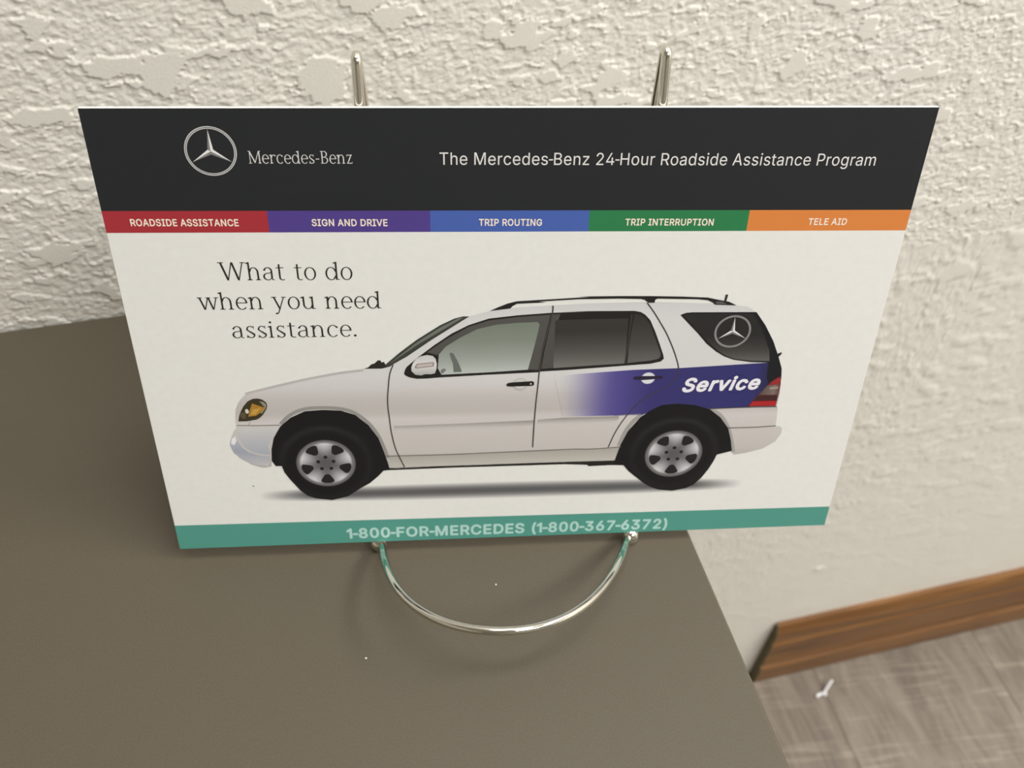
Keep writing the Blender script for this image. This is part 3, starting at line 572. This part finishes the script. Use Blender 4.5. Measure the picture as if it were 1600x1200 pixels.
# the car picture
pic = in_poly_mesh([[(0, 0.0), (0, 0.0), (0, 0.0)]], 0, flat((0, 0, 0)), 'dummy', None) if False else None
groups = {}
def pict_parent():
    return groups.get('car_body')
order = sorted(range(len(ART)), key=lambda i: (ART[i][0] != 'car_body', i))
for i in order:
    part, layer, pts, spec = ART[i]
    par = card if part in ('car_body', 'printed_shadow', 'printed_speck') else groups['car_body']
    gr = 0; extra = None
    if spec == 'BODY': f = body_col; gr = 2.0
    elif spec == 'PURPLE': f = purple_col; gr = 1.6
    elif spec in ('TYREF', 'TYRER'):
        cc = (-61.59, 35.4) if spec == 'TYREF' else (54.29, 34.92); gr = 1.2
        def f(u, v, cc=cc):
            d = math.hypot(u - cc[0], v - cc[1]); k = math.exp(-((d - 14.2) / 1.0) ** 2) * (0.5 + 0.5 * max(0, (v - cc[1]) / 14))
            return [26 + 16 * k, 25 + 16 * k, 26 + 16 * k]
    elif isinstance(spec, list) and spec and spec[0] == 'G':
        dx, dy = spec[1]; st = [(a, c) for a, c in spec[2]]
        pr = [p[0] * dx + p[1] * dy for p in pts]; lo, hi = min(pr), max(pr); gr = 1.0
        f = lambda u, v, dx=dx, dy=dy, lo=lo, hi=hi, st=st: stops((u * dx + v * dy - lo) / (hi - lo) * 2 - 1, st)
    else: f = flat(spec)
    if pts and isinstance(pts[0], str):
        k = pts[0]
        if k == 'S': polys = ribbon(pts[2], pts[1])
        elif k == 'EL': polys = [disc(pts[1], pts[2], pts[3])]
        elif k == 'RING': polys = ring(pts[1], pts[2], pts[3])
        elif k == 'STAR':
            emblem(pts[1], pts[2], layer, part, card, False); continue
        elif k == 'SH':
            # soft printed shadow under the car
            L = [Vector((*p, 0)) for p in pts[1]]; hw = pts[2]
            bm = bmesh.new(); rows = []; NU, NV = 80, 14
            for a in range(NU + 1):
                t = a / NU; q = L[0].lerp(L[-1], t); q.y += 0
                h_ = hw * (0.35 + 0.75 * math.sin(math.pi * t) ** 0.35) * 1.35
                rows.append([bm.verts.new((q.x, q.y + h_ * (2 * b / NV - 1), 0)) for b in range(NV + 1)])
            for r0, r1 in zip(rows, rows[1:]):
                for b in range(NV): bm.faces.new((r0[b], r1[b], r1[b + 1], r0[b + 1]))
            x0, x1 = L[0].x, L[-1].x
            def f(u, v):
                t = (u - x0) / (x1 - x0); yc = L[0].y + (L[-1].y - L[0].y) * t
                h_ = hw * (0.35 + 0.75 * math.sin(math.pi * min(1, max(0, t))) ** 0.35) * 1.35 + 1e-6
                e = max(0, 1 - ((v - yc) / h_) ** 2) ** 1.3 * min(1, max(0, t) / 0.10, max(0, 1 - t) / 0.10)
                e *= 0.80
                return [a + (b - a) * e for a, b in zip((229, 227, 217), (62, 61, 62))]
            ink_mesh(bm, layer, f, part, card); continue
        elif k == 'RIM':
            c, R = pts[1], pts[2]
            bm = bmesh.new(); NR, NA = 12, 80; rows = []
            for a in range(NR + 1):
                rows.append([bm.verts.new((c[0] + R * a / NR * math.cos(2 * math.pi * b / NA), c[1] + R * a / NR * math.sin(2 * math.pi * b / NA), 0)) for b in range(NA)])
            for r0, r1 in zip(rows, rows[1:]):
                for b in range(NA): bm.faces.new((r0[b], r1[b], r1[(b + 1) % NA], r0[(b + 1) % NA]))
            bmesh.ops.remove_doubles(bm, verts=bm.verts, dist=1e-5)
            def f(u, v):
                d = math.hypot(u - c[0], v - c[1]) / R; a = math.atan2(v - c[1], u - c[0])
                if d > 0.90: return (112, 110, 107)
                k = 0.5 + 0.5 * math.cos(5 * (a - math.pi / 2))
                g = 96 + (d - 0.2) * 60 + 80 * k * max(0, d - 0.25) / 0.6
                return (min(212, g), min(210, g), min(206, g - 2))
            o = ink_mesh(bm, layer, f, part, groups['car_body'])
            holes = []; lugs = []
            for k2 in range(5):
                a = math.radians(54 + 72 * k2)
                pp = []
                for rr_, dw in ((.47, .10), (.52, .19), (.66, .27), (.78, .30), (.84, .24), (.865, .10)):
                    pp.append((rr_, dw))
                shape = [(q, -d_) for q, d_ in pp] + [(q, d_) for q, d_ in pp[::-1]]
                holes.append([(c[0] + R * q * math.cos(a + d_), c[1] + R * q * math.sin(a + d_)) for q, d_ in shape])
                a2 = math.radians(90 + 72 * k2)
                lugs.append(disc((c[0] + .27 * R * math.cos(a2), c[1] + .27 * R * math.sin(a2)), .068 * R, .068 * R, 16))
            in_poly_mesh(ring(c, R * 0.995, R * 0.03, 80), layer + 1, flat((70, 68, 66)), 'rim_edge', groups['car_body'])
            in_poly_mesh(holes + lugs, layer + 1, flat((36, 34, 34)), 'rim_opening', groups['car_body'])
            in_poly_mesh([disc(c, R * .15, R * .15)], layer + 1, flat((92, 90, 88)), 'hub_cap', groups['car_body'])
            continue
    else:
        polys = [pts]
    o = in_poly_mesh(polys, layer, f, part, par, gr)
    if part == 'car_body':
        groups['car_body'] = o; o['label'] = 'printed picture of a white estate car seen from its left side'

# ------------------------------------------------------------------ lettering
ST, TH, SL, ST_ = 0.084, 0.042, 0.125, 0.042
def rect(x0, y0, x1, y1): return [(x0, y0), (x1, y0), (x1, y1), (x0, y1)]
def stroke_l(x0, y0, x1, y1, w_):      # slanted stroke, horizontal ends
    return [(x0 - w_ / 2, y0), (x0 + w_ / 2, y0), (x1 + w_ / 2, y1), (x1 - w_ / 2, y1)]
def bowl(cx, cy, rx, ry, wv, wh, a0=0, a1=360, n=28):
    out = []
    for k in range(n):
        t0 = math.radians(a0 + (a1 - a0) * k / n); t1 = math.radians(a0 + (a1 - a0) * (k + 1) / n)
        o = lambda t: (cx + rx * math.cos(t), cy + ry * math.sin(t)); i = lambda t: (cx + (rx - wv) * math.cos(t), cy + (ry - wh) * math.sin(t))
        out.append([i(t0), o(t0), o(t1), i(t1)])
    return out
def serif(x, y, up=False, l=SL, r=SL):
    s = -1 if up else 1
    return [rect(x - l, min(y, y + s * ST_), x + r, max(y, y + s * ST_)), [(x - ST / 2 - .03, y + s * ST_), (x + ST / 2 + .03, y + s * ST_), (x + ST / 2, y + s * (ST_ + .04)), (x - ST / 2, y + s * (ST_ + .04))]]
def flag(x, y): return [[(x - .14, y - .075), (x - .13, y - .035), (x + ST / 2, y + .01), (x + ST / 2, y - .09), (x - ST / 2, y - .10)]]
def stem(x, y0, y1): return [rect(x - ST / 2, y0, x + ST / 2, y1)]
XH = 0.71
def glyph(c):
    if c == 'o': return bowl(.31, .35, .29, .37, ST, TH), .62
    if c == 'e': return bowl(.31, .35, .28, .37, ST, TH, 4, 318) + [rect(.07, .36, .585, .36 + TH)], .60
    if c == 'c': return bowl(.31, .35, .28, .37, ST, TH, 42, 318) + [disc((.50, .58), .052, .052, 14)], .59
    if c == 'd': return bowl(.30, .35, .28, .37, ST, TH, 20, 340) + stem(.56, .02, 1.0) + flag(.56, 1.0) + [rect(.56, 0, .70, ST_), ] + stem(.56, 0, .05), .72
    if c == 'h': return stem(.14, 0, 1.0) + flag(.14, 1.0) + serif(.14, 0) + bowl(.36, .42, .235, .30, ST, TH, 0, 168) + stem(.553, 0, .44) + serif(.553, 0), .74
    if c == 'n': return stem(.14, 0, .70) + flag(.14, .71) + serif(.14, 0) + bowl(.36, .42, .235, .30, ST, TH, 0, 168) + stem(.553, 0, .44) + serif(.553, 0), .74
    if c == 'm': return glyph('n')
    if c == 'r': return stem(.14, 0, .70) + flag(.14, .71) + serif(.14, 0) + bowl(.36, .44, .22, .27, ST, TH, 55, 168) + [disc((.47, .63), .055, .055, 14)], .52
    if c == 'u': return stem(.14, .26, .71) + flag(.14, .72) + bowl(.345, .28, .247, .29, ST, TH, 180, 350) + stem(.56, 0, .71) + flag(.56, .72) + [rect(.56, 0, .70, ST_)], .74
    if c == 'a': return bowl(.28, .50, .215, .22, ST, TH, 0, 150) + [disc((.115, .575), .052, .052, 14)] + stem(.453, .10, .50) + bowl(.26, .20, .235, .21, ST, TH, 75, 300) + [[(.31, .36), (.45, .43), (.45, .39), (.32, .40)]] + [[(.30, .41), (.45, .455), (.45, .41), (.31, .37)], [(.36, .03), (.43, .12), (.43, .17), (.35, .06)]] + bowl(.535, .10, .125, .10, .06, TH, 180, 290), .62
    if c == 't': return stem(.19, .12, .88) + [rect(.03, XH - ST_, .40, XH)] + bowl(.325, .13, .177, .14, ST, TH, 180, 305), .46
    if c == 'i': return stem(.14, 0, .70) + flag(.14, .71) + serif(.14, 0) + [disc((.14, .92), .062, .062, 16)], .32
    if c == 's': return bowl(.26, .52, .19, .20, ST * .9, TH, 40, 200) + [ [(.08, .47), (.17, .47), (.455, .25), (.44, .16), (.36, .20)] ] + bowl(.265, .19, .20, .20, ST * .9, TH, -160, 20) + [rect(.395, .55, .43, .71), rect(.065, 0, .10, .17)], .52
    if c == 'w': return [stroke_l(.26, 0, .06, XH, ST), stroke_l(.27, 0, .46, XH, TH + .01), stroke_l(.66, 0, .48, XH, ST), stroke_l(.67, 0, .86, XH, TH + .01)] + [rect(-.05, XH - ST_, .18, XH), rect(.36, XH - ST_, .58, XH), rect(.75, XH - ST_, .95, XH)], .93
    if c == 'y': return [stroke_l(.33, 0, .08, XH, ST), stroke_l(.23, -.24, .56, XH, TH + .01)] + [rect(-.03, XH - ST_, .20, XH), rect(.45, XH - ST_, .66, XH), disc((.15, -.25), .05, .05, 14)] + bowl(.17, -.20, .09, .09, .045, .04, 250, 350, 8), .68
    if c == 'W': return [stroke_l(.38, 0, .10, 1, ST + .015), stroke_l(.38, 0, .63, 1, TH + .01), stroke_l(.90, 0, .64, 1, ST + .015), stroke_l(.90, 0, 1.16, 1, TH + .01)] + [rect(-.04, 1 - ST_, .24, 1), rect(1.04, 1 - ST_, 1.28, 1)], 1.27
    if c == 'M': return [rect(.13, 0, .13 + TH + .012, 1), stroke_l(.54, .05, .15, 1, ST + .01), stroke_l(.53, .05, .90, 1, TH + .01)] + stem(.92, 0, 1) + serif(.92, 0) + [rect(.03, 0, .28, ST_), rect(.03, 1 - ST_, .19, 1), rect(.86, 1 - ST_, 1.04, 1)], 1.08
    if c == 'B': return stem(.16, 0, 1) + [rect(.03, 0, .35, TH), rect(.03, 1 - TH, .35, 1), rect(.16, .49, .35, .49 + TH)] + bowl(.33, .755, .25, .245, ST, TH, -90, 90) + bowl(.35, .265, .28, .265, ST, TH, -90, 90), .70
    if c == 'z': return [rect(.05, 0, .49, TH + .01), rect(.06, XH - TH - .01, .49, XH), stroke_l(.11, 0, .43, XH, ST), rect(.06, .56, .09, XH), rect(.46, 0, .49, .15)], .56
    if c == '-': return [rect(.05, .33, .33, .33 + TH + .02)], .38
    if c == '.': return [disc((.12, .06), .065, .065, 16)], .24
    return [], .36

try:      # the grotesque typeface that ships inside Blender itself
    FONT = bpy.data.fonts.load(os.path.join(bpy.utils.system_resource('DATAFILES'), 'fonts', 'Inter.woff2'))
except Exception:
    FONT = None
from mathutils.geometry import delaunay_2d_cdt
def text_mesh(s, track=1.0):
    """outline of the letters, filled by non-zero winding so that crossing contours stay solid"""
    cu = bpy.data.curves.new('t', 'FONT'); cu.body = s
    if FONT: cu.font = FONT
    cu.size = 1; cu.space_character = track
    o = bpy.data.objects.new('t', cu); COL.objects.link(o)
    dg = bpy.context.evaluated_depsgraph_get(); ev = o.evaluated_get(dg)
    cv = ev.to_curve(dg); V2, E2 = [], []
    for sp in cv.splines:
        P = [(p.co.copy(), p.handle_left.copy(), p.handle_right.copy()) for p in sp.bezier_points]
        n0 = len(V2)
        for i in range(len(P)):
            p0, h0, h1, p1 = P[i][0], P[i][2], P[(i + 1) % len(P)][1], P[(i + 1) % len(P)][0]
            straight = abs((p1 - p0).cross(h0 - p0).z) < 1e-5 and abs((p1 - p0).cross(h1 - p0).z) < 1e-5
            for k in range(1 if straight else 4):
                t = k / 4; q = p0 * (1 - t) ** 3 + h0 * 3 * t * (1 - t) ** 2 + h1 * 3 * t * t * (1 - t) + p1 * t ** 3
                V2.append(q.to_2d())
        n1 = len(V2); E2 += [(i, i + 1 if i + 1 < n1 else n0) for i in range(n0, n1)]
    ev.to_curve_clear(); bpy.data.objects.remove(o); bpy.data.curves.remove(cu)
    vo, _, fo, _, _, _ = delaunay_2d_cdt(V2, E2, [], 0, 1e-6)
    A_ = np.array([V2[i] for i, j in E2]); B_ = np.array([V2[j] for i, j in E2])
    keep = []
    for f in fo:
        c = sum((vo[i] for i in f), vo[f[0]] * 0) / len(f)
        up = (A_[:, 1] <= c.y) & (B_[:, 1] > c.y); dn = (A_[:, 1] > c.y) & (B_[:, 1] <= c.y)
        side = (B_[:, 0] - A_[:, 0]) * (c.y - A_[:, 1]) - (c.x - A_[:, 0]) * (B_[:, 1] - A_[:, 1])
        if np.sum(up & (side > 0)) - np.sum(dn & (side < 0)) != 0: keep.append(f)
    used = sorted({i for f in keep for i in f}); mp_ = {i: k for k, i in enumerate(used)}
    me = bpy.data.meshes.new('t'); me.from_pydata([(vo[i].x, vo[i].y, 0) for i in used], [], [[mp_[i] for i in f] for f in keep])
    return me
EPS = 0.0022       # mm: overlapping strokes of a letter never lie in exactly the same plane
def sans_text(bm, s, bold, shear):
    """words from the typeface, hyphens drawn tight, weight added by laying shifted copies over each other"""
    tmp = bmesh.new(); x = 0.0
    gap = 0.045 + bold
    for w_ in re.split('([-1])', s):
        if w_ == '1':
            if x: x += gap
            tmp.faces.new([tmp.verts.new((x + a, b, 0)) for a, b in ((.125, 0), (.19, 0), (.19, .509), (.135, .509), (0, .405), (0, .335), (.125, .425))])
            x += 0.19
        elif w_ and w_ != '-':
            if x: x += gap
            n0 = len(tmp.verts); tmp.from_mesh(text_mesh(w_.strip(), 1.03 + bold * 1.6)); tmp.verts.ensure_lookup_table()
            new = tmp.verts[n0:]; lo = min(v.co.x for v in new)
            for v in new: v.co.x += x - lo
            x = max(v.co.x for v in new)
        elif w_ == '-':
            x += gap; hh = 0.026 + bold * 0.1
            tmp.faces.new([tmp.verts.new(p) for p in ((x, .215 - hh, 0), (x + .19, .215 - hh, 0), (x + .19, .215 + hh, 0), (x, .215 + hh, 0))])
            x += 0.19
    for v in tmp.verts: v.co.x += shear * v.co.y
    me = bpy.data.meshes.new('t'); tmp.to_mesh(me); tmp.free()
    offs = [(0, 0)] if bold == 0 else [(math.cos(a) * bold, math.sin(a) * bold) for a in [2 * math.pi * k / 8 for k in range(8)]] + [(0, 0)]
    for k, (dx, dy) in enumerate(offs):
        n0 = len(bm.verts); bm.from_mesh(me); bm.verts.ensure_lookup_table()
        for v in bm.verts[n0:]: v.co.x += dx; v.co.y += dy; v.co.z += k * 0.00035
me_h = text_mesh('H'); CAPH = max(v.co.y for v in me_h.vertices)
for part, layer, s, font, a, b, cap, col, bold, shear in TEXTS:
    bm = bmesh.new()
    if font == 'sans':
        sans_text(bm, s, bold, shear)
        ch = CAPH + bold
    else:
        x = 0; kk = 0
        for c in s:
            ps, adv = glyph(c)
            for p in ps:
                ar = sum(p[i][0] * p[(i + 1) % len(p)][1] - p[(i + 1) % len(p)][0] * p[i][1] for i in range(len(p)))
                q = p if ar > 0 else p[::-1]
                kk += 1; bm.faces.new([bm.verts.new((x + u, v, (kk % 5) * EPS)) for u, v in q])
            x += adv + .03
        ch = 1.0
        bm.normal_update(); bmesh.ops.triangulate(bm, faces=bm.faces[:], ngon_method='EAR_CLIP')
    xs_ = [v.co.x for v in bm.verts]; lo, hi = min(xs_), max(xs_)
    for v in bm.verts:
        t = (v.co.x - lo) / (hi - lo)
        v.co = (a[0] + (b[0] - a[0]) * t, a[1] + (b[1] - a[1]) * t + v.co.y / ch * cap, v.co.z)
    par = {'lettering': hd, 'phone_lettering': tl, 'service_lettering': groups['car_body']}.get(part, card)
    if part == 'tab_lettering':
        mu = (a[0] + b[0]) / 2; par = [o for o, (u0, _, _), (u1, _, _) in zip(tabo, tabs, tabs[1:]) if u0 < mu < u1][0]
    ink_mesh(bm, layer, flat(col), part, par)

# ------------------------------------------------------------------ small litter
bm = bmesh.new()
tube(bm, [(-0.0075, -0.0005, 0.0010), (-0.004, 0.0005, 0.0016), (0.0005, 0.0005, 0.0020)], 0.0016, 8)
tube(bm, [(0.0005, 0.0005, 0.0020), (0.006, 0.0045, 0.0050), (0.012, 0.009, 0.0085)], 0.0012, 8)
bmesh.ops.create_icosphere(bm, subdivisions=1, radius=0.0024, matrix=Matrix.Translation((0.001, -0.0005, 0.0024)))
sc = bm_obj('paper_scrap', bm, WHITE); sc.location = (0.4190, 0.2822, 0.0002)
tag(sc, 'tiny bent white scrap of litter on the grey plank floor by the baseboard', 'litter')
for (x, y), lb in (((0.0443, 0.1555), 'tiny white crumb on the table inside the ring of the chrome wire'), ((-0.0033, 0.1388), 'tiny white crumb on the table left of the chrome wire loop')):
    bm = bmesh.new(); bmesh.ops.create_icosphere(bm, subdivisions=1, radius=0.00035)
    for v in bm.verts: v.co *= random.uniform(0.8, 1.2)
    o = bm_obj('crumb', bm, WHITE); o.location = (x, y, TABLE_H + 0.0003); tag(o, lb, 'crumb', 'crumbs on the table')
